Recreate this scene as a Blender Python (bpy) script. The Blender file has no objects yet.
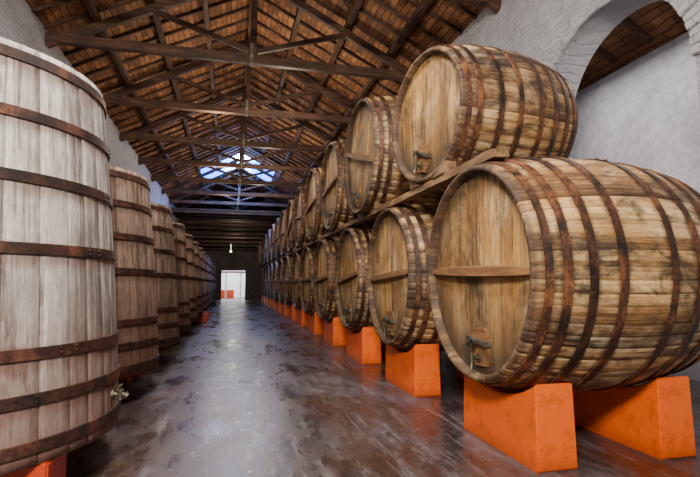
import bpy, bmesh, math, random
from mathutils import Vector, Matrix
random.seed(7)
C = bpy.context.scene.collection
SC = bpy.context.scene

# ------------------------------------------------------------------ helpers
def nm(name):
    m = bpy.data.materials.new(name); m.use_nodes = True
    nt = m.node_tree
    for n in list(nt.nodes): nt.nodes.remove(n)
    out = nt.nodes.new('ShaderNodeOutputMaterial')
    b = nt.nodes.new('ShaderNodeBsdfPrincipled')
    nt.links.new(b.outputs[0], out.inputs[0])
    return m, nt, b
class G:
    def __init__(s, nt): s.nt = nt
    def n(s, t, **k):
        x = s.nt.nodes.new(t)
        for a, v in k.items(): setattr(x, a, v)
        return x
    def put(s, sock, v):
        if isinstance(v, bpy.types.NodeSocket): s.nt.links.new(v, sock)
        else: sock.default_value = v
    def m(s, op, a, b=0.0, c=0.0):
        x = s.n('ShaderNodeMath', operation=op)
        s.put(x.inputs[0], a); s.put(x.inputs[1], b); s.put(x.inputs[2], c)
        return x.outputs[0]
    def noise(s, vec, scale, detail=4, rough=.6, dist=0.0):
        x = s.n('ShaderNodeTexNoise')
        if vec is not None: s.put(x.inputs['Vector'], vec)
        x.inputs['Scale'].default_value = scale; x.inputs['Detail'].default_value = detail
        x.inputs['Roughness'].default_value = rough; x.inputs['Distortion'].default_value = dist
        return x.outputs[0]
    def ramp(s, f, stops):
        x = s.n('ShaderNodeValToRGB'); e = x.color_ramp.elements
        while len(e) < len(stops): e.new(0.5)
        for i, (p, c) in enumerate(stops):
            e[i].position = p; e[i].color = (c[0], c[1], c[2], 1)
        s.put(x.inputs[0], f); return x.outputs[0]
    def fr(s, f, a, b):
        x = s.n('ShaderNodeMapRange'); s.put(x.inputs[0], f)
        x.inputs[1].default_value = a; x.inputs[2].default_value = b
        return x.outputs[0]
    def mix(s, f, a, b, mode='MIX'):
        x = s.n('ShaderNodeMix', data_type='RGBA', blend_type=mode)
        s.put(x.inputs[0], f)
        for i, v in ((6, a), (7, b)):
            if isinstance(v, tuple): v = (v[0], v[1], v[2], 1)
            s.put(x.inputs[i], v)
        return x.outputs[2]
    def comb(s, x, y, z):
        c = s.n('ShaderNodeCombineXYZ'); s.put(c.inputs[0], x); s.put(c.inputs[1], y); s.put(c.inputs[2], z)
        return c.outputs[0]
    def bump(s, h, strength, dist, bsdf):
        x = s.n('ShaderNodeBump'); x.inputs['Strength'].default_value = strength
        x.inputs['Distance'].default_value = dist
        s.put(x.inputs['Height'], h); s.nt.links.new(x.outputs[0], bsdf.inputs['Normal'])

def stave_mat(name, cols, stain_col, stain_lo, stain_hi, per=.35, rough=.7, pale=None, palek=.6, gap=.03, gapk=.85, drip=0.0, dripsc=(.22, 7.0), low=None, hoopk=0.0, rustc=None, lowc=None, bump=.85, rim=None, osc=(1, 1, 1)):
    m, nt, b = nm(name); g = G(nt)
    uv = g.n('ShaderNodeUVMap'); uv.uv_map = 'UVMap'
    sp = g.n('ShaderNodeSeparateXYZ'); g.put(sp.inputs[0], uv.outputs[0])
    oi = g.n('ShaderNodeObjectInfo'); tc = g.n('ShaderNodeTexCoord')
    u, v = sp.outputs[0], sp.outputs[1]
    rnd = g.m('MULTIPLY', oi.outputs['Random'], 57.0)
    idx = g.m('FLOOR', u)
    wn = g.n('ShaderNodeTexWhiteNoise', noise_dimensions='2D'); g.put(wn.inputs['Vector'], g.comb(idx, rnd, 0.0))
    st = wn.outputs['Value']
    vv = g.m('ADD', v, g.m('MULTIPLY', st, 9.0))
    fine = g.noise(g.comb(g.m('MULTIPLY', u, 7.0), g.m('MULTIPLY', vv, 1.1), rnd), 1.0, 8, .75, .5)
    streak = g.noise(g.comb(g.m('MULTIPLY', u, 3.0), g.m('MULTIPLY', vv, .5), g.m('ADD', rnd, 3.0)), 1.0, 6, .7, .3)
    om = g.n('ShaderNodeMapping'); om.inputs['Scale'].default_value = osc; g.put(om.inputs['Vector'], tc.outputs['Object'])
    ob = g.n('ShaderNodeVectorMath', operation='ADD'); g.put(ob.inputs[0], om.outputs[0]); g.put(ob.inputs[1], g.comb(rnd, 0.0, rnd))
    blot = g.noise(ob.outputs[0], 4.5, 8, .76, .3)
    f = g.m('ADD', g.m('MULTIPLY', fine, .42), g.m('ADD', g.m('MULTIPLY', streak, .28), g.m('ADD', g.m('MULTIPLY', blot, .30), g.m('MULTIPLY', g.m('SUBTRACT', st, .5), per))))
    col = g.ramp(f, [(.34, cols[0]), (.44, cols[1]), (.53, cols[2]), (.64, cols[3])])
    if pale:
        pn = g.fr(g.m('ADD', g.noise(ob.outputs[0], 1.9, 8, .78), g.m('MULTIPLY', g.m('SUBTRACT', fine, .5), .35)), .49, .63)
        col = g.mix(g.m('MULTIPLY', pn, palek), col, pale)
    stn = g.noise(ob.outputs[0], 1.5, 8, .78, .8)
    sf = g.fr(g.m('ADD', stn, g.m('MULTIPLY', g.m('SUBTRACT', fine, .5), .6)), stain_lo, stain_hi)
    col = g.mix(g.m('MULTIPLY', sf, .88), col, stain_col)
    if drip:
        dn = g.noise(g.comb(g.m('MULTIPLY', u, dripsc[0]), g.m('MULTIPLY', v, dripsc[1]), g.m('ADD', rnd, 7.3)), 1.0, 6, .72, 1.0)
        dn = g.fr(g.m('ADD', dn, g.m('MULTIPLY', g.m('SUBTRACT', blot, .5), .7)), .53, .66)
        col = g.mix(g.m('MULTIPLY', dn, drip), col, stain_col)
    if hoopk:
        at = g.n('ShaderNodeAttribute'); at.attribute_name = 'hoopstain'
        hv = g.m('ADD', at.outputs['Fac'], g.m('MULTIPLY', g.m('SUBTRACT', blot, .5), 2.4))
        hs = g.fr(hv, .36, .98)
        col = g.mix(g.m('MULTIPLY', hs, hoopk), col, rustc)
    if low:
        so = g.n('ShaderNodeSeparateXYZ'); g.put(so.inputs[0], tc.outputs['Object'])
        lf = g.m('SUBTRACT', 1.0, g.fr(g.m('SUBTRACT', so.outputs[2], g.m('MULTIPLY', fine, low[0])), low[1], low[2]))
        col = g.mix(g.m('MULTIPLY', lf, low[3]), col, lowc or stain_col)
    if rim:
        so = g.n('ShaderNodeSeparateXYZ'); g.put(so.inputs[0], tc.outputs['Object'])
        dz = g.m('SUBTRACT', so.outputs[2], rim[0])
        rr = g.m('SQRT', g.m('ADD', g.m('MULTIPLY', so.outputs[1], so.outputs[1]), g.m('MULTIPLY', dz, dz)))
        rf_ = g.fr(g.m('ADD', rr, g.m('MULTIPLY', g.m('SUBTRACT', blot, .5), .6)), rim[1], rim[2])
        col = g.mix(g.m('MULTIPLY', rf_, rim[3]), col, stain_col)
    ck = g.fr(fine, .41, .33)
    col = g.mix(g.m('MULTIPLY', ck, .75), col, stain_col)
    fu = g.m('FRACT', u)
    e = g.m('MINIMUM', fu, g.m('SUBTRACT', 1.0, fu))
    gp = g.m('SUBTRACT', 1.0, g.fr(e, gap*.3, gap*1.8))
    gp = g.m('MULTIPLY', gp, g.fr(blot, .35, .6))
    col = g.mix(g.m('MULTIPLY', gp, gapk), col, (.015, .01, .007))
    g.put(b.inputs['Base Color'], col)
    b.inputs['Roughness'].default_value = rough
    g.bump(g.m('SUBTRACT', fine, g.m('MULTIPLY', gp, .4)), bump, .015, b)
    return m

def wood_mat(name, c1, c2, c3, rough=.7, axis=1, sc=1.0):
    m, nt, b = nm(name); g = G(nt)
    tc = g.n('ShaderNodeTexCoord'); mp = g.n('ShaderNodeMapping')
    s = [14*sc]*3; s[axis] = 1.2*sc
    mp.inputs['Scale'].default_value = s
    oi = g.n('ShaderNodeObjectInfo')
    g.put(mp.inputs['Vector'], tc.outputs['Object'])
    g.put(mp.inputs['Location'], g.comb(g.m('MULTIPLY', oi.outputs['Random'], 40.0), 0.0, 0.0))
    f = g.noise(mp.outputs[0], 1.0, 6, .7, .5)
    f2 = g.noise(tc.outputs['Object'], 1.7, 3)
    ff = g.m('ADD', g.m('MULTIPLY', f, .6), g.m('MULTIPLY', f2, .4))
    g.put(b.inputs['Base Color'], g.ramp(ff, [(.3, c1), (.5, c2), (.7, c3)]))
    b.inputs['Roughness'].default_value = rough
    g.bump(f, .6, .015, b)
    return m

def rust_mat(name, c1, c2, c3, rough=.6, metal=.3, bump=.35, lo=.40, hi=.66):
    m, nt, b = nm(name); g = G(nt)
    tc = g.n('ShaderNodeTexCoord')
    f = g.noise(tc.outputs['Object'], 3.4, 8, .72, .4); f2 = g.noise(tc.outputs['Object'], 40.0, 3)
    ff = g.m('ADD', g.m('MULTIPLY', f, .82), g.m('MULTIPLY', f2, .18))
    g.put(b.inputs['Base Color'], g.ramp(ff, [(lo, c1), ((lo+hi)/2-.01, c2), (hi, c3)]))
    b.inputs['Roughness'].default_value = rough; b.inputs['Metallic'].default_value = metal
    g.bump(ff, bump, .006, b)
    return m

M_BARREL = stave_mat('barrel_oak', [(.018, .010, .006), (.14, .064, .021), (.46, .24, .075), (.86, .60, .28)], (.014, .010, .008), .475, .62, per=.16, pale=(.68, .54, .35), palek=.6, gap=.016, gapk=.75, drip=.8, dripsc=(.30, 1.7), hoopk=.85, rustc=(.040, .018, .009), bump=.5, osc=(.45, 1, 1))
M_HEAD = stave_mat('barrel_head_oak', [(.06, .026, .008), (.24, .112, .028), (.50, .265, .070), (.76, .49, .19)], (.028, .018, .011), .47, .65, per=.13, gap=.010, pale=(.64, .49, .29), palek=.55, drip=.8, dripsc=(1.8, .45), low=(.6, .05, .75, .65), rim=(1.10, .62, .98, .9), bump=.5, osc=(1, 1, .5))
M_VAT = stave_mat('vat_weathered_wood', [(.045, .036, .030), (.18, .155, .138), (.42, .38, .355), (.76, .72, .69)], (.065, .046, .037), .505, .69, per=.12, rough=.85, gap=.015, pale=(.66, .62, .60), palek=.55, drip=.8, dripsc=(1.0, .3), low=(1.1, -.42, .62, .8), lowc=(.12, .045, .027), hoopk=.6, rustc=(.12, .055, .038), bump=.5, osc=(1, 1, .45))
M_VAT2 = stave_mat('vat_brown_wood', [(.038, .021, .014), (.135, .076, .048), (.31, .205, .145), (.57, .45, .36)], (.040, .022, .015), .48, .68, per=.12, rough=.85, gap=.018, pale=(.50, .40, .32), palek=.5, drip=.8, dripsc=(1.1, .35), low=(1.1, -.35, .8, .8), lowc=(.10, .038, .022), hoopk=.6, rustc=(.07, .030, .020), bump=.5, osc=(1, 1, .45))
M_HOOP = rust_mat('rusty_hoop_iron', (.016, .010, .008), (.070, .028, .015), (.27, .105, .040), rough=.55, bump=.35, lo=.41, hi=.63)
M_VHOOP = rust_mat('dark_rust_iron', (.012, .008, .007), (.046, .019, .013), (.16, .058, .032), bump=.3, lo=.41, hi=.64)
M_TRUSS = wood_mat('truss_timber', (.012, .005, .003), (.060, .026, .013), (.18, .088, .046), axis=0)
M_TRUSSY = wood_mat('purlin_timber', (.012, .005, .003), (.065, .028, .014), (.18, .088, .046), axis=1)
M_PLANK = wood_mat('worn_support_timber', (.035, .018, .009), (.16, .085, .038), (.42, .27, .13), axis=1)
M_BAT = wood_mat('batten_wood', (.04, .018, .007), (.17, .078, .026), (.36, .185, .067), axis=1)
M_IRON = rust_mat('old_iron', (.05, .045, .04), (.15, .135, .11), (.32, .29, .23), .5, .6)
M_BRASS = rust_mat('tarnished_brass', (.05, .05, .035), (.14, .13, .09), (.36, .31, .21), .45, .8)

def orange_mat(name, col, dirt):
    m, nt, b = nm(name); g = G(nt)
    tc = g.n('ShaderNodeTexCoord')
    n1 = g.noise(tc.outputs['Object'], 3.0, 6, .7); n2 = g.noise(tc.outputs['Object'], 6.0, 9, .78)
    c = g.mix(g.m('MULTIPLY', g.fr(n1, .35, .75), .4), col, tuple(min(1, x*1.2+.002) for x in col))
    c = g.mix(g.m('MULTIPLY', g.fr(n2, .50, .66), .65), c, dirt)
    ch = g.fr(g.noise(tc.outputs['Object'], 13.0, 9, .82), .61, .65)
    c = g.mix(g.m('MULTIPLY', ch, .45), c, (.36, .20, .11))
    sp = g.n('ShaderNodeSeparateXYZ'); g.put(sp.inputs[0], tc.outputs['Object'])
    low = g.m('SUBTRACT', 1.0, g.fr(g.m('ADD', sp.outputs[2], g.m('MULTIPLY', n2, .16)), .06, .22))
    c = g.mix(g.m('MULTIPLY', low, .8), c, dirt)
    g.put(b.inputs['Base Color'], c); b.inputs['Roughness'].default_value = .42
    g.bump(n2, .4, .03, b)
    return m
M_ORANGE = orange_mat('orange_painted_masonry', (.84, .125, .0), (.34, .045, .002))
M_RED = orange_mat('red_orange_painted_masonry', (.46, .042, .003), (.13, .02, .01))

def brick_white():
    m, nt, b = nm('whitewashed_brick'); g = G(nt)
    tc = g.n('ShaderNodeTexCoord'); sp = g.n('ShaderNodeSeparateXYZ'); g.put(sp.inputs[0], tc.outputs['Object'])
    wob = g.m('MULTIPLY', g.m('SUBTRACT', g.noise(tc.outputs['Object'], 3.0, 3), .5), .12)
    vec = g.comb(g.m('ADD', g.m('ADD', sp.outputs[0], sp.outputs[1]), wob), g.m('ADD', sp.outputs[2], wob), 0.0)
    br = g.n('ShaderNodeTexBrick'); g.put(br.inputs['Vector'], vec)
    br.inputs['Scale'].default_value = 1.0; br.inputs['Brick Width'].default_value = .28; br.inputs['Row Height'].default_value = .095
    br.inputs['Mortar Size'].default_value = .010; br.inputs['Mortar Smooth'].default_value = 1.0
    br.inputs['Color1'].default_value = (.76, .75, .81, 1); br.inputs['Color2'].default_value = (.84, .84, .90, 1)
    br.inputs['Mortar'].default_value = (.66, .65, .71, 1)
    n1 = g.noise(tc.outputs['Object'], 1.1, 8, .75, .4); n2 = g.noise(tc.outputs['Object'], 6.0, 8, .78)
    c = g.mix(g.m('MULTIPLY', g.fr(n1, .45, .68), .55), br.outputs['Color'], (.46, .44, .50))
    c = g.mix(g.m('MULTIPLY', g.fr(n2, .55, .69), .65), c, (.30, .26, .29))
    g.put(b.inputs['Base Color'], c); b.inputs['Roughness'].default_value = .9
    g.bump(g.m('ADD', g.m('MULTIPLY', g.m('SUBTRACT', 1.0, br.outputs['Fac']), .5), g.m('MULTIPLY', n2, 2.8)), 1.0, .09, b)
    return m
M_WALL = brick_white()

def plaster(name, c1, c2, c3=None):
    m, nt, b = nm(name); g = G(nt)
    tc = g.n('ShaderNodeTexCoord')
    n1 = g.noise(tc.outputs['Object'], .9, 8, .75, .4); n2 = g.noise(tc.outputs['Object'], 7, 7, .75)
    c = g.mix(g.fr(n1, .35, .65), c1, c2)
    if c3: c = g.mix(g.m('MULTIPLY', g.fr(n2, .50, .66), .65), c, c3)
    g.put(b.inputs['Base Color'], c); b.inputs['Roughness'].default_value = .9
    g.bump(n2, .7, .05, b)
    return m
M_PLASTER = plaster('stained_plaster', (.42, .40, .43), (.66, .64, .66), (.34, .31, .33))
M_END = plaster('brown_end_wall', (.06, .05, .05), (.14, .105, .09))
M_YARD = plaster('pale_yard_wall', (.75, .75, .75), (.85, .86, .88))

def roof_mat():
    m, nt, b = nm('terracotta_roof_tile'); g = G(nt)
    tc = g.n('ShaderNodeTexCoord'); sp = g.n('ShaderNodeSeparateXYZ'); g.put(sp.inputs[0], tc.outputs['Object'])
    w1 = g.m('MULTIPLY', g.m('SUBTRACT', g.noise(tc.outputs['Object'], 2.2, 4), .5), .12)
    br = g.n('ShaderNodeTexBrick'); g.put(br.inputs['Vector'], g.comb(g.m('ADD', sp.outputs[1], w1), g.m('ADD', sp.outputs[0], w1), 0.0))
    br.inputs['Scale'].default_value = 1.0; br.inputs['Brick Width'].default_value = .6; br.inputs['Row Height'].default_value = .13
    br.inputs['Mortar Size'].default_value = .013; br.inputs['Mortar Smooth'].default_value = .8; br.inputs['Bias'].default_value = 0
    br.inputs['Color1'].default_value = (.17, .066, .026, 1); br.inputs['Color2'].default_value = (.46, .20, .076, 1)
    br.inputs['Mortar'].default_value = (.04, .017, .009, 1)
    n1 = g.noise(tc.outputs['Object'], 2.4, 8, .78)
    c = g.mix(g.m('MULTIPLY', g.fr(n1, .43, .62), .65), br.outputs['Color'], (.08, .035, .019))
    g.put(b.inputs['Base Color'], c); b.inputs['Roughness'].default_value = .85
    g.bump(g.m('SUBTRACT', 1.0, br.outputs['Fac']), .5, .03, b)
    return m
M_ROOF = roof_mat()

def floor_mat():
    m, nt, b = nm('worn_damp_concrete'); g = G(nt)
    tc = g.n('ShaderNodeTexCoord')
    mp0 = g.n('ShaderNodeMapping'); mp0.inputs['Scale'].default_value = (1.0, .5, 1); g.put(mp0.inputs['Vector'], tc.outputs['Object'])
    P = mp0.outputs[0]
    n1 = g.noise(P, .9, 8, .67, .55); n2 = g.noise(P, 3.2, 10, .78, .3); n3 = g.noise(tc.outputs['Object'], 14.0, 9, .82)
    f = g.m('ADD', g.m('MULTIPLY', n1, .50), g.m('ADD', g.m('MULTIPLY', n2, .32), g.m('MULTIPLY', n3, .18)))
    c = g.ramp(f, [(.38, (.009, .007, .008)), (.47, (.030, .024, .025)), (.545, (.075, .064, .068)), (.65, (.20, .185, .21))])
    bn = g.fr(g.m('ADD', g.noise(P, 1.1, 8, .7, .4), g.m('MULTIPLY', g.m('SUBTRACT', n3, .5), .4)), .45, .63)
    c = g.mix(g.m('MULTIPLY', bn, .6), c, (.085, .038, .018))
    vn = g.fr(g.noise(P, .7, 6, .65, .2), .52, .68)
    c = g.mix(g.m('MULTIPLY', vn, .22), c, (.09, .10, .16))
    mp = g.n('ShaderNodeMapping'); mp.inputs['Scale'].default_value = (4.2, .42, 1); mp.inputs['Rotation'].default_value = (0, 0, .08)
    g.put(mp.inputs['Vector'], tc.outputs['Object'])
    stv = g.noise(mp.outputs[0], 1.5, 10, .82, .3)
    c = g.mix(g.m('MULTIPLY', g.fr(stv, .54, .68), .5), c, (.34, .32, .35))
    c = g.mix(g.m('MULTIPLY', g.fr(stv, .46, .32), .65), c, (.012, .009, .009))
    vo = g.n('ShaderNodeTexVoronoi', feature='DISTANCE_TO_EDGE'); vo.inputs['Scale'].default_value = .55
    wv = g.n('ShaderNodeVectorMath', operation='ADD'); g.put(wv.inputs[0], tc.outputs['Object'])
    nn = g.m('MULTIPLY', g.m('SUBTRACT', g.noise(tc.outputs['Object'], 1.7, 6, .7), .5), 1.3)
    g.put(wv.inputs[1], g.comb(nn, nn, 0.0)); g.put(vo.inputs['Vector'], wv.outputs[0])
    ckk = g.m('SUBTRACT', 1.0, g.fr(vo.outputs['Distance'], .001, .006))
    c = g.mix(g.m('MULTIPLY', ckk, .5), c, (.015, .012, .012))
    sp = g.n('ShaderNodeSeparateXYZ'); g.put(sp.inputs[0], tc.outputs['Object'])
    jy = g.m('ABSOLUTE', g.m('SUBTRACT', g.m('FRACT', g.m('DIVIDE', sp.outputs[1], 3.3)), .5))
    jx = g.m('ABSOLUTE', g.m('SUBTRACT', sp.outputs[0], 1.35))
    j = g.m('MAXIMUM', g.m('SUBTRACT', 1.0, g.fr(jy, .001, .004)), g.m('SUBTRACT', 1.0, g.fr(jx, .004, .012)))
    c = g.mix(g.m('MULTIPLY', j, .5), c, (.02, .017, .017))
    g.put(b.inputs['Base Color'], c)
    rr = g.m('ADD', g.m('MULTIPLY', n2, .40), g.m('ADD', g.m('MULTIPLY', stv, .25), g.m('MULTIPLY', n1, .35)))
    g.put(b.inputs['Roughness'], g.m('ADD', .15, g.m('MULTIPLY', g.fr(rr, .40, .62), .36)))
    b.inputs['Specular IOR Level'].default_value = .62
    g.bump(g.m('ADD', g.m('MULTIPLY', n2, .6), g.m('ADD', g.m('MULTIPLY', n3, .16), g.m('MULTIPLY', n1, 1.3))), .22, .03, b)
    return m
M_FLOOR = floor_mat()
def emis(name, col, s):
    m, nt, b = nm(name); b.inputs['Base Color'].default_value = (*col, 1)
    b.inputs['Emission Color'].default_value = (*col, 1); b.inputs['Emission Strength'].default_value = s
    return m

# ------------------------------------------------------------------ mesh tools
def to_mesh(bm, name, mat, smooth=False):
    if not bm.loops.layers.uv.get('UVMap'): bm.loops.layers.uv.new('UVMap')
    me = bpy.data.meshes.new(name); bm.to_mesh(me); bm.free()
    me.materials.append(mat)
    if smooth: me.polygons.foreach_set('use_smooth', [True]*len(me.polygons))
    return me
def obj(name, me, parent=None, loc=(0, 0, 0), rot=(0, 0, 0), **props):
    o = bpy.data.objects.new(name, me); C.objects.link(o)
    o.location = loc; o.rotation_euler = rot
    if parent: o.parent = parent
    for k, v in props.items(): o[k] = v
    return o
def empty(name, loc, rot=(0, 0, 0), **props):
    o = bpy.data.objects.new(name, None); C.objects.link(o)
    o.empty_display_size = .2; o.location = loc; o.rotation_euler = rot
    for k, v in props.items(): o[k] = v
    return o
def add_box(bm, lo, hi):
    vs = [bm.verts.new((x, y, z)) for x in (lo[0], hi[0]) for y in (lo[1], hi[1]) for z in (lo[2], hi[2])]
    for f in ((0, 1, 3, 2), (4, 6, 7, 5), (0, 4, 5, 1), (2, 3, 7, 6), (0, 2, 6, 4), (1, 5, 7, 3)):
        bm.faces.new([vs[i] for i in f])
    return vs
def add_beam(bm, p, q, w, h, up=(0, 0, 1), taper=1.0):
    p, q = Vector(p), Vector(q); d = (q-p).normalized(); up = Vector(up)
    s = d.cross(up).normalized(); t = s.cross(d).normalized()
    vs = []
    for pt, k in ((p, 1), (q, taper)):
        for a, b_ in ((-1, -1), (1, -1), (1, 1), (-1, 1)):
            vs.append(bm.verts.new(pt+s*a*w/2*k+t*b_*h/2*k))
    for f in ((0, 1, 2, 3), (7, 6, 5, 4), (0, 4, 5, 1), (1, 5, 6, 2), (2, 6, 7, 3), (3, 7, 4, 0)):
        bm.faces.new([vs[i] for i in f])
def add_cyl(bm, p, q, r1, r2=None, n=16):
    r2 = r1 if r2 is None else r2
    p, q = Vector(p), Vector(q); d = (q-p).normalized()
    a = d.orthogonal().normalized(); b_ = d.cross(a)
    R = []
    for pt, r in ((p, r1), (q, r2)):
        R.append([bm.verts.new(pt+a*r*math.cos(2*math.pi*i/n)+b_*r*math.sin(2*math.pi*i/n)) for i in range(n)])
    for i in range(n):
        j = (i+1) % n; bm.faces.new((R[0][i], R[0][j], R[1][j], R[1][i]))
    bm.faces.new(R[0][::-1]); bm.faces.new(R[1])
def beam_mesh(name, p, q, w, h, mat, bev=.008):
    bm = bmesh.new(); add_beam(bm, p, q, w, h, (0, 0, 1) if abs((Vector(q)-Vector(p)).normalized().z) < .95 else (0, 1, 0))
    if bev: bmesh.ops.bevel(bm, geom=list(bm.edges), offset=bev, segments=1, affect='EDGES')
    bmesh.ops.recalc_face_normals(bm, faces=list(bm.faces))
    return to_mesh(bm, name, mat)
def rough_beam(name, L, w, h, mat, amp=.008):
    bm = bmesh.new(); n = max(4, int(L/.18)); prev = None
    for i in range(n+1):
        y = L*i/n
        cur = [bm.verts.new((sx*w/2+random.uniform(-amp, amp), y, sz*h/2+random.uniform(-amp, amp)*.6)) for sx, sz in ((-1, -1), (1, -1), (1, 1), (-1, 1))]
        if prev:
            for k in range(4): bm.faces.new((prev[k], prev[(k+1) % 4], cur[(k+1) % 4], cur[k]))
        else: bm.faces.new(cur)
        prev = cur
    bm.faces.new(prev[::-1])
    bmesh.ops.recalc_face_normals(bm, faces=list(bm.faces))
    return to_mesh(bm, name, mat)
def finish(bm, name, mat, bev=0, smooth=False):
    if bev: bmesh.ops.bevel(bm, geom=list(bm.edges), offset=bev, segments=2, affect='EDGES')
    bmesh.ops.recalc_face_normals(bm, faces=list(bm.faces))
    return to_mesh(bm, name, mat, smooth)

def pt(axis, a, r, ang, zc):
    if axis == 'X': return (a, r*math.cos(ang), zc+r*math.sin(ang))
    return (r*math.cos(ang), r*math.sin(ang), a)
def staved(name, prof, nst, axis, mat, zc=0, gd=.012, hoops=()):
    bm = bmesh.new(); uvl = bm.loops.layers.uv.new('UVMap'); hl = bm.verts.layers.float.new('hoopstain')
    offs = (0, .03, .35, .65, .97); S = len(offs)
    rnd = [random.uniform(-.003, .003) for _ in range(nst)]
    ws = [random.uniform(.75, 1.25) for _ in range(nst)]; tot = sum(ws); cum = [0]
    for w_ in ws: cum.append(cum[-1]+w_/tot)
    rings = []
    for a, r, gsc in prof:
        row = []
        hv = 0
        for h, w in hoops:
            d = abs(a-h)
            if axis == 'Z': d = (h-a)*.45 if a < h else (a-h)*1.6
            hv = max(hv, math.exp(-(max(0, d-w*.35)/.045)**2))
        for k in range(nst):
            for i, o in enumerate(offs):
                rr = r-(gd*gsc if i == 0 else 0)+(rnd[k]*gsc if i else 0)
                vt = bm.verts.new(pt(axis, a, rr, 2*math.pi*(cum[k]+o*ws[k]/tot), zc)); vt[hl] = hv
                row.append(vt)
        rings.append(row)
    n = nst*S
    acc = [0]
    for i in range(1, len(prof)): acc.append(acc[-1]+math.hypot(prof[i][0]-prof[i-1][0], prof[i][1]-prof[i-1][1]))
    for i in range(len(prof)-1):
        for j in range(n):
            j2 = (j+1) % n
            f = bm.faces.new((rings[i][j], rings[i][j2], rings[i+1][j2], rings[i+1][j]))
            u0 = j//S+offs[j % S]; u1 = j//S+(offs[j % S+1] if j % S < S-1 else .9999)
            for lp, (uu, vv) in zip(f.loops, ((u0, acc[i]), (u1, acc[i]), (u1, acc[i+1]), (u0, acc[i+1]))): lp[uvl].uv = (uu, vv)
            f.smooth = True
    bmesh.ops.recalc_face_normals(bm, faces=list(bm.faces))
    return to_mesh(bm, name, mat)
def hoop_mesh(name, a, w, rf, axis, mat, zc=0, t=.014, n=112, joint=1.2):
    bm = bmesh.new()
    ph = random.uniform(0, 6.3); sk = random.uniform(-.010, .010)
    rings = []
    for k in range(4):
        row = []
        for j in range(n):
            an = 2*math.pi*j/n
            c = a+sk*math.cos(an+ph)
            aa = c-w/2 if k in (0, 1) else c+w/2
            row.append(bm.verts.new(pt(axis, aa, rf(aa)+(t if k in (1, 2) else -.008), an, zc)))
        rings.append(row)
    for i in range(4):
        for j in range(n):
            j2 = (j+1) % n
            bm.faces.new((rings[i][j], rings[i][j2], rings[(i+1) % 4][j2], rings[(i+1) % 4][j]))
    for da in (-.05, .05):
        for dx in (-w*.22, w*.22):
            r = rf(a+dx)+t
            ang = joint+da
            p = Vector(pt(axis, a+dx, r-.004, ang, zc)); q = Vector(pt(axis, a+dx, r+.009, ang, zc))
            add_cyl(bm, p, q, .011, .007, 8)
    bmesh.ops.recalc_face_normals(bm, faces=list(bm.faces))
    return to_mesh(bm, name, mat)
def disc_planks(name, R, pw, x, th, mat, zc):
    bm = bmesh.new(); uvl = bm.loops.layers.uv.new('UVMap')
    y = -R; k = 0
    while y < R-1e-4:
        y1 = min(R, y+pw*random.uniform(.85, 1.2))
        if R-y1 < .04: y1 = R
        a, b_ = y+.0025, y1-.0025
        N = 8
        ys = [a+(b_-a)*i/N for i in range(N+1)]
        top = [(yy, math.sqrt(max(0, R*R-yy*yy))) for yy in ys]
        poly = top+[(yy, -z) for yy, z in top[::-1]]
        dx = random.uniform(-.004, .004)
        fr_ = [bm.verts.new((x+dx, yy, zc+z)) for yy, z in poly]
        bk = [bm.verts.new((x+dx+th, yy, zc+z)) for yy, z in poly]
        f = bm.faces.new(fr_)
        for lp in f.loops:
            lp[uvl].uv = (k+.02+.96*(lp.vert.co.y-a)/(b_-a), lp.vert.co.z)
        bm.faces.new(bk[::-1])
        L = len(poly)
        for i in range(L):
            q = bm.faces.new((fr_[i], bk[i], bk[(i+1) % L], fr_[(i+1) % L]))
            for lp in q.loops: lp[uvl].uv = (k+.5, lp.vert.co.z)
        y = y1; k += 1
    bmesh.ops.recalc_face_normals(bm, faces=list(bm.faces))
    return to_mesh(bm, name, mat)

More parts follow.
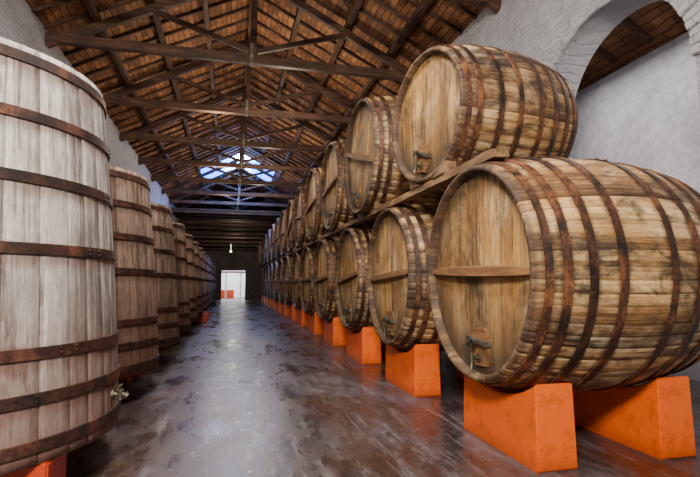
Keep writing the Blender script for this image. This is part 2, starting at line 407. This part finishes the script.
# ------------------------------------------------------------------ barrel kit
def barrel_kit(Rh, Rb, L, nst, hoops, hw):
    rf = lambda x: Rh+(Rb-Rh)*(1-abs(2*x/L-1)**2.1)
    zc = Rb; lip = .055; dp = .085
    prof = [(dp+.03, Rh-lip, 0), (dp, Rh-lip, 0), (.0, Rh-lip+.015, .0), (.0, Rh-.008, .6)]
    n = 44
    for i in range(n+1):
        x = .012+(L-.024)*i/n; prof.append((x, rf(x), 1))
    prof += [(L, Rh-.008, .6), (L, Rh-lip+.015, 0), (L-dp, Rh-lip, 0), (L-dp-.03, Rh-lip, 0)]
    parts = [('barrel_body', staved('barrel_body', prof, nst, 'X', M_BARREL, zc, .006, hoops=[(h*L, hw) for h in hoops]+[(0, .07), (L, .07)]), 0)]
    for i, h in enumerate(hoops):
        parts.append(('hoop', hoop_mesh('hoop', h*L, hw*random.uniform(.8, 1.15), rf, 'X', M_HOOP, zc, joint=2.2+.5*math.sin(i*3)), 0))
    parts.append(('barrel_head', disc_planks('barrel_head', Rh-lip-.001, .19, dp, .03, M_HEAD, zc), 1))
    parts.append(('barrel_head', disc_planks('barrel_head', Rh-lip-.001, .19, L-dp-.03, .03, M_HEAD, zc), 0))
    bm = bmesh.new(); hl = Rh-lip-.02
    secs = [(-hl, .03, .022), (-hl*.8, .045, .03), (-.25, .055, .042), (.25, .055, .042), (hl*.8, .045, .03), (hl, .03, .022)]
    prev = None
    for y, hh, d in secs:
        cur = [bm.verts.new((dp-.004-dd, y, zc+zz)) for dd, zz in ((-.0, -hh), (-.0, hh), (d*2, hh*.7), (d*2, -hh*.7))]
        if prev:
            for i in range(4): bm.faces.new((prev[i], prev[(i+1) % 4], cur[(i+1) % 4], cur[i]))
        else: bm.faces.new(cur)
        prev = cur
    bm.faces.new(prev[::-1])
    batten = ('batten', finish(bm, 'batten', M_BAT), 1)
    bm = bmesh.new(); zb = zc-Rh+lip+.07
    out = [(-.11, zb), (.11, zb), (.145, zb+.1), (.15, zb+.27), (.10, zb+.34), (-.10, zb+.34), (-.15, zb+.27), (-.145, zb+.1)]
    f0 = [bm.verts.new((dp-.028, y, z)) for y, z in out]; f1 = [bm.verts.new((dp+.004, y, z)) for y, z in out]
    bm.faces.new(f0); bm.faces.new(f1[::-1])
    for i in range(8): bm.faces.new((f0[i], f1[i], f1[(i+1) % 8], f0[(i+1) % 8]))
    hatch = ('hatch', finish(bm, 'hatch', M_BAT, .004), 1)
    bm = bmesh.new(); zz = zb+.22
    add_beam(bm, (dp-.06, -.17, zz-.02), (dp-.06, .17, zz+.03), .018, .042)
    add_beam(bm, (dp-.045, -.16, zz-.02), (dp+.0, -.16, zz-.02), .025, .045)
    add_beam(bm, (dp-.045, .16, zz+.03), (dp+.0, .16, zz+.03), .025, .045)
    add_cyl(bm, (dp-.03, 0, zz), (dp-.14, 0, zz), .013)
    add_cyl(bm, (dp-.075, 0, zz), (dp-.10, 0, zz), .030, n=6)
    add_cyl(bm, (dp-.13, -.06, zz+.035), (dp-.13, .06, zz-.035), .009)
    clamp = ('hatch_clamp', finish(bm, 'hatch_clamp', M_IRON), 1)
    bm = bmesh.new(); zt = zb+.075
    add_cyl(bm, (dp-.02, 0, zt), (dp-.045, 0, zt), .036); add_cyl(bm, (dp-.045, 0, zt), (dp-.12, 0, zt), .017)
    add_cyl(bm, (dp-.11, 0, zt+.03), (dp-.11, 0, zt-.045), .026, .02); add_cyl(bm, (dp-.11, 0, zt-.045), (dp-.12, 0, zt-.095), .017, .02)
    add_cyl(bm, (dp-.11, 0, zt+.025), (dp-.11, 0, zt+.055), .010); add_beam(bm, (dp-.11, -.05, zt+.055), (dp-.11, .042, zt+.06), .015, .012)
    tap = ('tap', finish(bm, 'tap', M_BRASS), 1)
    return dict(parts=parts, batten=batten, hatch=[hatch, clamp, tap], Rb=Rb, Rh=Rh, L=L)
KIT = barrel_kit(.98, 1.10, 1.95, 54, (.055, .13, .235, .36, .60, .73, .84, .94), .058)
KIT_S = barrel_kit(.80, .915, 1.68, 46, (.045, .12, .27, .42, .60, .74, .86, .945), .05)

def joined(name, parts, Rb, tilt):
    bm = bmesh.new(); mats = []
    bm.loops.layers.uv.new('UVMap'); bm.verts.layers.float.new('hoopstain')
    for pn, me, rot in parts:
        mt = me.materials[0]
        if mt not in mats: mats.append(mt)
        t = me.copy()
        if rot: t.transform(Matrix.Translation((0, 0, Rb)) @ Matrix.Rotation(tilt, 4, 'X') @ Matrix.Translation((0, 0, -Rb)))
        n0 = len(bm.faces); bm.from_mesh(t); bm.faces.ensure_lookup_table()
        for f in bm.faces[n0:]: f.material_index = mats.index(mt)
        bpy.data.meshes.remove(t)
    me = bpy.data.meshes.new(name); bm.to_mesh(me); bm.free()
    for mt in mats: me.materials.append(mt)
    return me
FAR = joined('wine_barrel', KIT['parts']+[KIT['batten']]+KIT['hatch'], KIT['Rb'], 0)

def place_barrel(kit, X, Y, zcent, yaw, tilt, label, group, far=False, batten=True, roll=0, hatch_tilt=None):
    Rb = kit['Rb']; z = zcent-Rb
    if far:
        obj('wine_barrel', FAR, None, (X, Y, z), (0, 0, yaw), label=label, category='barrel', group=group); return
    r = empty('wine_barrel', (X, Y, z), (0, 0, yaw), label=label, category='barrel', group=group)
    lst = [(p, tilt) for p in kit['parts']]+([(kit['batten'], tilt)] if batten else [])+[(p, hatch_tilt if hatch_tilt is not None else tilt) for p in kit['hatch']]
    for (pn, me, rot), a in lst:
        if pn == 'barrel_body' or pn == 'hoop': a = roll
        obj(pn, me, r, (0, Rb*math.sin(a), Rb-Rb*math.cos(a)), (a, 0, 0))

ZL, ZU = 1.605, 3.675
YL = [4.08+2.62*i for i in range(14)]
YU = [5.27+2.62*i for i in range(14)]
random.seed(3)
place_barrel(KIT, 2.15, YL[0], ZL, 0, .02, 'large oak barrel on orange blocks, with head batten and tap', 'barrels on orange blocks', hatch_tilt=-.08)
for i in range(1, 14):
    place_barrel(KIT, 2.2+random.uniform(-.03, .03), YL[i], ZL, random.uniform(-.02, .02), random.uniform(-.12, .06),
                 'large weathered oak wine barrel resting on orange blocks', 'barrels on orange blocks', far=i > 6, roll=i*1.3)
place_barrel(KIT_S, 2.22, YU[0]+.03, 2.69+.83, math.radians(9), 0, 'smaller rust-hooped oak barrel stacked on timber beams', 'barrels stacked on timber beams', batten=False, hatch_tilt=.22)
for i in range(1, 14):
    place_barrel(KIT, 2.1+random.uniform(-.03, .03), YU[i], ZU, random.uniform(-.02, .02), random.choice((-.35, .1, -.1, .2)) if i > 1 else .3,
                 'large weathered oak wine barrel stacked on timber beams', 'barrels stacked on timber beams', far=i > 6, roll=i*1.9+1)

def saddle(name, half, wid, ztop, R, zc, mat):
    bm = bmesh.new(); N = 14
    ys = [-half+2*half*i/N for i in range(N+1)]
    prof = [(y, min(ztop, zc-math.sqrt(R*R-y*y))) for y in ys]
    fl = .012
    poly = [(-half-fl, 0)]+prof+[(half+fl, 0)]
    A = [bm.verts.new((0 - (fl if z == 0 else 0), y, z)) for y, z in poly]
    B = [bm.verts.new((wid + (fl if z == 0 else 0), y, z)) for y, z in poly]
    for i in range(len(poly)-1): bm.faces.new((A[i], A[i+1], B[i+1], B[i]))
    bm.faces.new((A[0], B[0], B[-1], A[-1]))
    for S_ in (A, B):
        base = [bm.verts.new((S_[0].co.x, ys[i]+(-fl if i == 0 else fl if i == N else 0), 0)) for i in range(N+1)]
        for i in range(N): bm.faces.new((base[i], base[i+1], S_[i+2], S_[i+1]))
    bmesh.ops.remove_doubles(bm, verts=bm.verts, dist=1e-5)
    bmesh.ops.recalc_face_normals(bm, faces=list(bm.faces))
    bmesh.ops.bevel(bm, geom=[e for e in bm.edges if len(e.link_faces) == 2 and e.calc_face_angle() > .9], offset=.014, segments=2, affect='EDGES')
    return to_mesh(bm, name, mat)
SAD = saddle('support_block', .62, .35, .71, 1.105, ZL, M_ORANGE)
for i, y in enumerate(YL):
    for k, x in enumerate((2.40, 3.60)):
        if k == 1 and i > 3: continue
        obj('support_block', SAD, None, (x, y+.02, 0), label='orange painted masonry block under a barrel', category='support block', group='orange barrel blocks')
for x in (2.31, 3.88):
    seg = [3.75, 8.4, 15, 22, 29, 37.6] if x < 3 else [4.8, 12, 22, 37.6]
    for a, b_ in zip(seg[:-1], seg[1:]):
        me = rough_beam('timber_runner', b_-a-.02, .15, .075, M_PLANK)
        obj('timber_runner', me, None, (x+random.uniform(-.01, .01), a, 2.66), label='worn timber beam laid across the lower barrels', category='beam', group='timber runners')
me = rough_beam('timber_plank', 1.3, .17, .035, M_PLANK, .006)
obj('timber_plank', me, None, (2.55, 4.15, 2.71), (0.0, 0, .03), label='rough worn plank lying on the lower barrels', category='plank')
bm = bmesh.new()
vs = [(0, 0, 0), (.16, 0, 0), (.16, .3, 0), (0, .3, 0), (0, .3, .14), (.16, .3, .14)]
v = [bm.verts.new(p) for p in vs]
for f in ((0, 1, 2, 3), (3, 2, 5, 4), (0, 4, 5, 1), (0, 3, 4), (1, 5, 2)): bm.faces.new([v[i] for i in f])
WEDGE = finish(bm, 'wooden_wedge', M_PLANK)
for i, y in enumerate(YU[:7]):
    for s in (-1, 1):
        d = .24 if i else .2
        if s < 0: obj('wooden_wedge', WEDGE, None, (2.39, y-d, 2.70), (0, 0, math.pi), label='wooden wedge chocking an upper barrel', category='wedge', group='barrel wedges')
        else: obj('wooden_wedge', WEDGE, None, (2.23, y+d, 2.70), label='wooden wedge chocking an upper barrel', category='wedge', group='barrel wedges')

# ------------------------------------------------------------------ vats
def vat_kit(mat, H=2.87, R0=1.32, R1=1.09, hz=(.12, .42, .72, 1.42, 1.90, 2.36, 2.77), nst=46):
    rf = lambda z: R0+(R1-R0)*(z/H)+.02*(1-(2*z/H-1)**2)
    prof = [(.06, R0-.06, 0), (0, R0-.055, 0)]
    for i in range(51):
        z = .005+(H-.01)*i/50; prof.append((z, rf(z), 1))
    prof += [(H, R1-.05, 0), (H-.12, R1-.06, 0)]
    parts = [('vat_body', staved('vat_body', prof, nst, 'Z', mat, 0, .006, hoops=[(z*H/2.87, .07) for z in hz]))]
    for i, z in enumerate(hz):
        parts.append(('hoop', hoop_mesh('hoop', z*H/2.87, .076, rf, 'Z', M_VHOOP, joint=-.9+i*.23)))
    bm = bmesh.new(); add_cyl(bm, (0, 0, H-.12), (0, 0, H-.08), R1-.062, n=64)
    parts.append(('vat_lid', finish(bm, 'vat_lid', mat)))
    bm = bmesh.new(); add_cyl(bm, (0, 0, .03), (0, 0, .06), R0-.062, n=64)
    parts.append(('vat_bottom', finish(bm, 'vat_bottom', mat)))
    bm = bmesh.new(); r = rf(.25); k = .62
    P = lambda x, z: (r+x*k, 0, .27+z*k)
    add_cyl(bm, P(-.04, 0), P(.02, 0), .06*k); add_cyl(bm, P(0, 0), P(.15, 0), .028*k)
    add_cyl(bm, P(.10, .06), P(.10, -.07), .042*k, .036*k); add_cyl(bm, P(.15, 0), P(.19, -.03), .04*k)
    add_cyl(bm, P(.10, .06), P(.10, .11), .015*k); add_beam(bm, (r+.10*k, -.08*k, .27+.11*k), (r+.10*k, .06*k, .27+.115*k), .022*k, .018*k)
    parts.append(('tap', finish(bm, 'tap', M_BRASS)))
    return parts
VK = [vat_kit(M_VAT, H=2.86, R0=1.345, R1=1.10, nst=40), vat_kit(M_VAT2, H=2.64, nst=42)]
FV = joined('wine_vat', [(a, b_, 0) for a, b_ in VK[1] if a != 'tap'], 0, 0)
YV = [4.48+2.78*i for i in range(13)]
for i, y in enumerate(YV):
    lab = 'tall grey-white weathered wooden vat with rusty hoops' if i == 0 else 'tall brown weathered wooden vat with dark iron hoops'
    rz = random.uniform(-.1, .1)
    zv = .32 if i == 0 else .34
    if i < 6:
        r = empty('wine_vat', (-2.25 if i == 0 else -2.28, y, zv), (0, 0, rz), label=lab, category='vat', group='upright wooden vats')
        for pn, me in VK[0 if i == 0 else 1]:
            if pn == 'tap' and i > 0: continue
            obj(pn, me, r)
    else:
        obj('wine_vat', FV, None, (-2.28, y, zv), (0, 0, rz), label=lab, category='vat', group='upright wooden vats')
def plinth(x1, h):
    bm = bmesh.new(); add_box(bm, (0, -.2, 0), (x1+3.35, .2, h)); return finish(bm, 'vat_plinth', M_RED, .012)
PA = plinth(-1.14, .32); PB = plinth(-1.42, .32); PC = plinth(-1.42, .34); PD = plinth(-.84, .34)
for i, y in enumerate(YV):
    for s in (-.62, .62):
        pm = (PA if s < 0 else PB) if i == 0 else (PD if (i, s) in ((5, .62), (6, -.62)) else PC)
        obj('vat_plinth', pm, None, (-3.35, y+s, 0), label='low red-orange painted plinth under a vat', category='plinth', group='red vat plinths')

# ------------------------------------------------------------------ shell
XL, XR, Y0, Y1 = -3.75, 4.5, -3.0, 44.0
XC = .38; SL = .51; ZR = 8.75
zr = lambda x: ZR-abs(x-XC)*SL
def boxobj(name, boxes, mat, **p):
    bm = bmesh.new()
    for lo, hi in boxes: add_box(bm, lo, hi)
    bmesh.ops.recalc_face_normals(bm, faces=list(bm.faces))
    return obj(name, to_mesh(bm, name, mat), **p)
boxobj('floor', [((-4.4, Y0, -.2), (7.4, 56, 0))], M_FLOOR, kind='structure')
boxobj('wall_left', [((XL-.4, Y0, 0), (XL, Y1, zr(XL)-.02))], M_WALL, kind='structure')
bm = bmesh.new()
arches = [(4.90-4.6, 1.22), (4.90, 1.22), (4.90+4.6, 1.22), (4.90+9.2, 1.22)]; SPR = 3.78
zt = zr(XR)-.02
cols = []; y = Y0
for yc, R in arches:
    cols.append((y, 0, yc-R, 0)); N = 32
    for i in range(N):
        a0 = math.pi-math.pi*i/N; a1 = math.pi-math.pi*(i+1)/N
        cols.append((yc+R*math.cos(a0), SPR+R*math.sin(a0), yc+R*math.cos(a1), SPR+R*math.sin(a1)))
    y = yc+R
cols.append((y, 0, Y1, 0))
def q(*p): bm.faces.new([bm.verts.new(c) for c in p])
XB = XR+.5
for ya, za, yb, zb in cols:
    q((XR, ya, za), (XR, yb, zb), (XR, yb, zt), (XR, ya, zt))
    q((XB, ya, zt), (XB, yb, zt), (XB, yb, zb), (XB, ya, za))
    q((XR, ya, zt), (XR, yb, zt), (XB, yb, zt), (XB, ya, zt))
    if za > 0 or zb > 0: q((XR, ya, za), (XB, ya, za), (XB, yb, zb), (XR, yb, zb))
    else:
        q((XR, ya, 0), (XB, ya, 0), (XB, yb, 0), (XR, yb, 0))
        for yy in (ya, yb): q((XR, yy, 0), (XB, yy, 0), (XB, yy, zt if yy in (Y0, Y1) else SPR), (XR, yy, zt if yy in (Y0, Y1) else SPR))
bmesh.ops.remove_doubles(bm, verts=bm.verts, dist=1e-4)
obj('wall_right', to_mesh(bm, 'wall_right', M_WALL), kind='structure')
for k, (yc, R) in enumerate(arches):
    bm = bmesh.new(); N = 40
    for i in range(N):
        a0 = math.pi*(i+.02)/N; a1 = math.pi*(i+.98)/N; pr = random.uniform(.02, .05); ro = R+.24+random.uniform(-.02, .02)
        vs = []
        for x in (XR-pr, XR+.02):
            for a, r in ((a0, R-.012), (a1, R-.012), (a1, ro), (a0, ro)):
                vs.append(bm.verts.new((x, yc+r*math.cos(a), SPR+r*math.sin(a))))
        for f in ((0, 1, 2, 3), (7, 6, 5, 4), (0, 4, 5, 1), (1, 5, 6, 2), (2, 6, 7, 3), (3, 7, 4, 0)): bm.faces.new([vs[j] for j in f])
    obj('trim_%d' % (k+1), finish(bm, 'trim', M_WALL, .010), kind='structure')
boxobj('wall_outer', [((7.0, Y0, 0), (7.3, 20, 5.5)), ((5.0, 20, 0), (7.3, 20.3, 6.9))], M_PLASTER, kind='structure')
DX0, DX1, DZ = -.80, 1.25, 2.6
boxobj('wall_back', [((XL, Y1, 0), (DX0, Y1+.3, 8.9)), ((DX1, Y1, 0), (XR, Y1+.3, 8.9)), ((DX0, Y1, DZ), (DX1, Y1+.3, 8.9))], M_END, kind='structure')
boxobj('wall_yard', [((-4, 52, 0), (5, 52.2, 5))], M_YARD, kind='structure')
bm = bmesh.new(); add_box(bm, (-1.1, 50.2, 0), (.35, 50.5, .8)); obj('planter_kerb', finish(bm, 'planter_kerb', M_RED, .02), label='low red kerb outside the far doorway', category='kerb')
M_POST = plaster('weathered_pale_post', (.30, .29, .30), (.50, .49, .50))
for x in (-.45, .95):
    bm = bmesh.new(); add_box(bm, (x-.08, 48.6, 0), (x+.08, 48.76, 2.35)); add_box(bm, (x-.13, 48.55, 2.35), (x+.13, 48.81, 2.48))
    obj('porch_post', finish(bm, 'porch_post', M_POST, .01), label='pale weathered post outside the far doorway', category='post', group='porch posts')
obj('porch_beam', beam_mesh('porch_beam', (-1.8, 48.68, 2.57), (2.6, 48.68, 2.57), .16, .18, M_TRUSS), label='dark horizontal timber resting on the porch posts', category='beam')
SK0, SK1 = 27.0, 30.2
SA, SB = XC-2.2, XC+1.9
bm = bmesh.new()
def slab(x0, x1, y0, y1, t=.12):
    vs = [bm.verts.new((x, y, zr(x)+dz)) for x in (x0, x1) for y in (y0, y1) for dz in (0, t)]
    for f in ((0, 1, 3, 2), (4, 6, 7, 5), (0, 4, 5, 1), (2, 3, 7, 6), (0, 2, 6, 4), (1, 5, 7, 3)): bm.faces.new([vs[i] for i in f])
for y0, y1 in ((Y0, SK0), (SK1, Y1+.3)):
    slab(XL-.4, XC, y0, y1); slab(XC, XR+.5, y0, y1)
slab(XL-.4, SA, SK0, SK1); slab(SB, XR+.5, SK0, SK1)
bmesh.ops.recalc_face_normals(bm, faces=list(bm.faces))
obj('ceiling', to_mesh(bm, 'ceiling', M_ROOF), kind='structure')
def sky_glow():
    m, nt, b = nm('backlit_skylight_sheet'); g = G(nt)
    tc = g.n('ShaderNodeTexCoord'); sp = g.n('ShaderNodeSeparateXYZ'); g.put(sp.inputs[0], tc.outputs['Object'])
    n1 = g.noise(tc.outputs['Object'], 1.3, 3)
    dx = g.m('ABSOLUTE', g.m('SUBTRACT', sp.outputs[0], XC))
    k = g.m('ADD', g.m('MULTIPLY', dx, .30), g.m('MULTIPLY', n1, 1.0))
    w = g.m('SUBTRACT', 1.0, g.fr(k, .56, .86))
    g.put(b.inputs['Emission Color'], g.ramp(w, [(0, (.0, .10, 1)), (.65, (.01, .24, 1)), (1, (.45, .78, 1))]))
    g.put(b.inputs['Emission Strength'], g.m('ADD', 12.0, g.m('MULTIPLY', g.m('POWER', w, 3.0), 40.0)))
    b.inputs['Base Color'].default_value = (.1, .3, .9, 1)
    return m
M_SKY = sky_glow()
for k, (xa, xb) in enumerate(((SA, XC-.06), (XC+.06, SB))):
    bm = bmesh.new(); slab(xa, xb, SK0, SK1, .03); bmesh.ops.recalc_face_normals(bm, faces=list(bm.faces))
    obj('window_%d' % (k+1), to_mesh(bm, 'window', M_SKY), kind='structure')
bm = bmesh.new()
vs = [bm.verts.new(p) for p in ((5.0, Y0, 6.95), (7.5, Y0, 5.45), (7.5, 20.3, 5.45), (5.0, 20.3, 6.95))]
vs2 = [bm.verts.new(v.co+Vector((0, 0, .12))) for v in vs]
bm.faces.new(vs); bm.faces.new(vs2)
for i in range(4): bm.faces.new((vs[i], vs[(i+1) % 4], vs2[(i+1) % 4], vs2[i]))
bmesh.ops.recalc_face_normals(bm, faces=list(bm.faces))
obj('ceiling', to_mesh(bm, 'ceiling_lean', M_ROOF), kind='structure')
boxobj('ceiling', [((XL, 31.5, 6.1), (XR, Y1, 6.2))], M_TRUSS, kind='structure')
for i in range(10):
    z = 6.0-max(0, i-2)*.22
    JM = beam_mesh('ceiling_joist', (XL, 0, 0), (XR, 0, 0), .14, .16, M_TRUSS)
    obj('ceiling_joist', JM, None, (0, 31.6+i*1.3, z), label='dark timber joist under the low boarded ceiling', category='joist', group='low ceiling joists')
RF = beam_mesh('rafter', (5.0, 0, 6.88), (7.0, 0, 5.68), .08, .11, M_TRUSS)
for i in range(15):
    obj('rafter', RF, None, (0, 2.5+i*.8, 0), label='dark timber rafter under the side roof', category='rafter', group='side roof rafters')
RL = beam_mesh('rafter', (XL, 0, zr(XL)-.04), (XC, 0, ZR-.04), .06, .07, M_TRUSS)
RR = beam_mesh('rafter', (XC, 0, ZR-.04), (XR, 0, zr(XR)-.04), .06, .07, M_TRUSS)
y = 5.0
while y < 31.4:
    if not (SK0 < y < SK1):
        for me in (RL, RR):
            obj('rafter', me, None, (0, y, 0), label='thin dark timber rafter carrying roof tiles', category='rafter', group='common roof rafters')
    y += .6
for off in (-3.2, -2.15, -1.1, 0, 1.1, 2.15, 3.2):
    x = XC+off
    spans = [(3.9, SK0), (SK1, 43.9)] if abs(off) == 1.1 else [(3.9, 43.9)]
    for a, b_ in spans:
        me = beam_mesh('purlin', (0, 0, 0), (0, b_-a, 0), .12, .14, M_TRUSSY)
        obj('purlin' if off else 'ridge_beam', me, None, (x, a, zr(x)-.15), label='long dark timber beam running the length of the roof', category='roof beam', group='roof purlins')
ZT = 6.47
def tb(n, p, q, w, h): return (n, beam_mesh(n, p, q, w, h, M_TRUSS, .012))
zc_ = lambda x: zr(x)-.31
TR = [tb('tie_beam', (XL, 0, ZT), (XR, 0, ZT), .16, .20),
      tb('principal_rafter', (XL, .0, zc_(XL)), (XC-.07, .0, zc_(XC)), .13, .17),
      tb('principal_rafter', (XC+.07, .0, zc_(XC)), (XR, .0, zc_(XR)), .13, .17),
      tb('king_post', (XC, 0, ZT+.0), (XC, 0, ZR-.25), .14, .14),
      tb('strut', (XC-.07, 0, ZT+.2), (XC-2.1, 0, zc_(XC-2.1)-.05), .10, .11),
      tb('strut', (XC+.07, 0, ZT+.2), (XC+2.1, 0, zc_(XC+2.1)-.05), .10, .11)]
bm = bmesh.new()
for s in (-1, 1):
    add_beam(bm, (XC-.04, s*.09, ZT+.35), (XC-.04, s*.09, ZT-.11), .012, .07, (1, 0, 0))
add_beam(bm, (XC-.04, -.095, ZT-.108), (XC-.04, .095, ZT-.108), .07, .012)
TR.append(('iron_strap', finish(bm, 'iron_strap', M_IRON)))
for i in range(11):
    y = 7.2+3.35*i
    r = empty('roof_truss', (0, y, 0), label='dark brown timber king-post roof truss', category='roof truss', group='roof trusses')
    for pn, me in TR: obj(pn, me, r)
def bulb(name, x, y, z, r, mat, label):
    bm = bmesh.new(); bmesh.ops.create_uvsphere(bm, u_segments=16, v_segments=10, radius=r, matrix=Matrix.Translation((x, y, z)))
    add_cyl(bm, (x, y, z+r*.8), (x, y, z+r*1.6), r*.5); add_cyl(bm, (x, y, z+r*1.6), (x, y, 4.8), .012)
    obj(name, finish(bm, name, mat, smooth=True), label=label, category='lamp')
bulb('hanging_lamp', -.05, 41.9, 4.15, .085, emis('yellow_green_glow', (.75, .9, .3), 7), 'small yellow-green hanging bulb near the far doorway')

# ------------------------------------------------------------------ lights
def area(n, loc, rot, sx, sy, p, col):
    l = bpy.data.lights.new(n, 'AREA'); l.shape = 'RECTANGLE'; l.size = sx; l.size_y = sy; l.energy = p; l.color = col
    o = bpy.data.objects.new(n, l); C.objects.link(o); o.location = loc; o.rotation_euler = rot
def point(n, loc, p, col, r=.08):
    l = bpy.data.lights.new(n, 'POINT'); l.energy = p; l.color = col; l.shadow_soft_size = r
    o = bpy.data.objects.new(n, l); C.objects.link(o); o.location = loc
area('rear_fill', (-1.4, -1.6, 4.9), (math.radians(62), 0, math.radians(-14)), 1.3, .9, 1020, (1, .90, .78))  # unseen fill added behind the camera; no doorway stands there
area('high_light', (0, 4.6, 6.8), (0, 0, 0), .9, 1.6, 430, (1, .95, .90))
point('roof_fill', (.4, 3.0, 5.4), 120, (1, .83, .64), .15)
for k, y in enumerate((12.2, 18.9, 25.6)):
    point('aisle_roof_fill', (XC+.9, y, 5.9), 165, (1, .83, .64), .05)  # added points without fixtures, to brighten the roof along the aisle
    point('aisle_roof_fill', (XC-.9, y+1.7, 5.9), 140, (1, .83, .64), .05)
point('skylight_glow', (XC, 25.4, 7.4), 380, (.05, .26, 1), .15)
point('far_end_fill', (.3, 38, 4.6), 100, (.98, .86, .74), .05)  # added fill with no fixture, lifting the far end wall
area('side_nave_light', (6, 4, 5.4), (0, 0, 0), 1, 8, 150, (1, .97, .97))
point('side_nave_fill', (5.7, 1.5, 4.5), 120, (1, .94, .88), .2)  # unseen fill added to brighten the walls around the arch
area('yard_light', (.3, 47, 6), (0, 0, 0), 4, 5, 2000, (.96, .97, 1))
w = bpy.data.worlds.new('World'); SC.world = w; w.use_nodes = True
bg = w.node_tree.nodes['Background']; bg.inputs[0].default_value = (.68, .79, 1, 1); bg.inputs[1].default_value = .22

# ------------------------------------------------------------------ camera
cam = bpy.data.cameras.new('Camera'); co = bpy.data.objects.new('Camera', cam); C.objects.link(co)
cam.sensor_width = 36; cam.lens = 480/700*36; cam.clip_end = 200
co.location = (0, 0, 1.5); co.rotation_euler = (math.radians(90+5.3), 0, math.radians(-13.9))
SC.camera = co
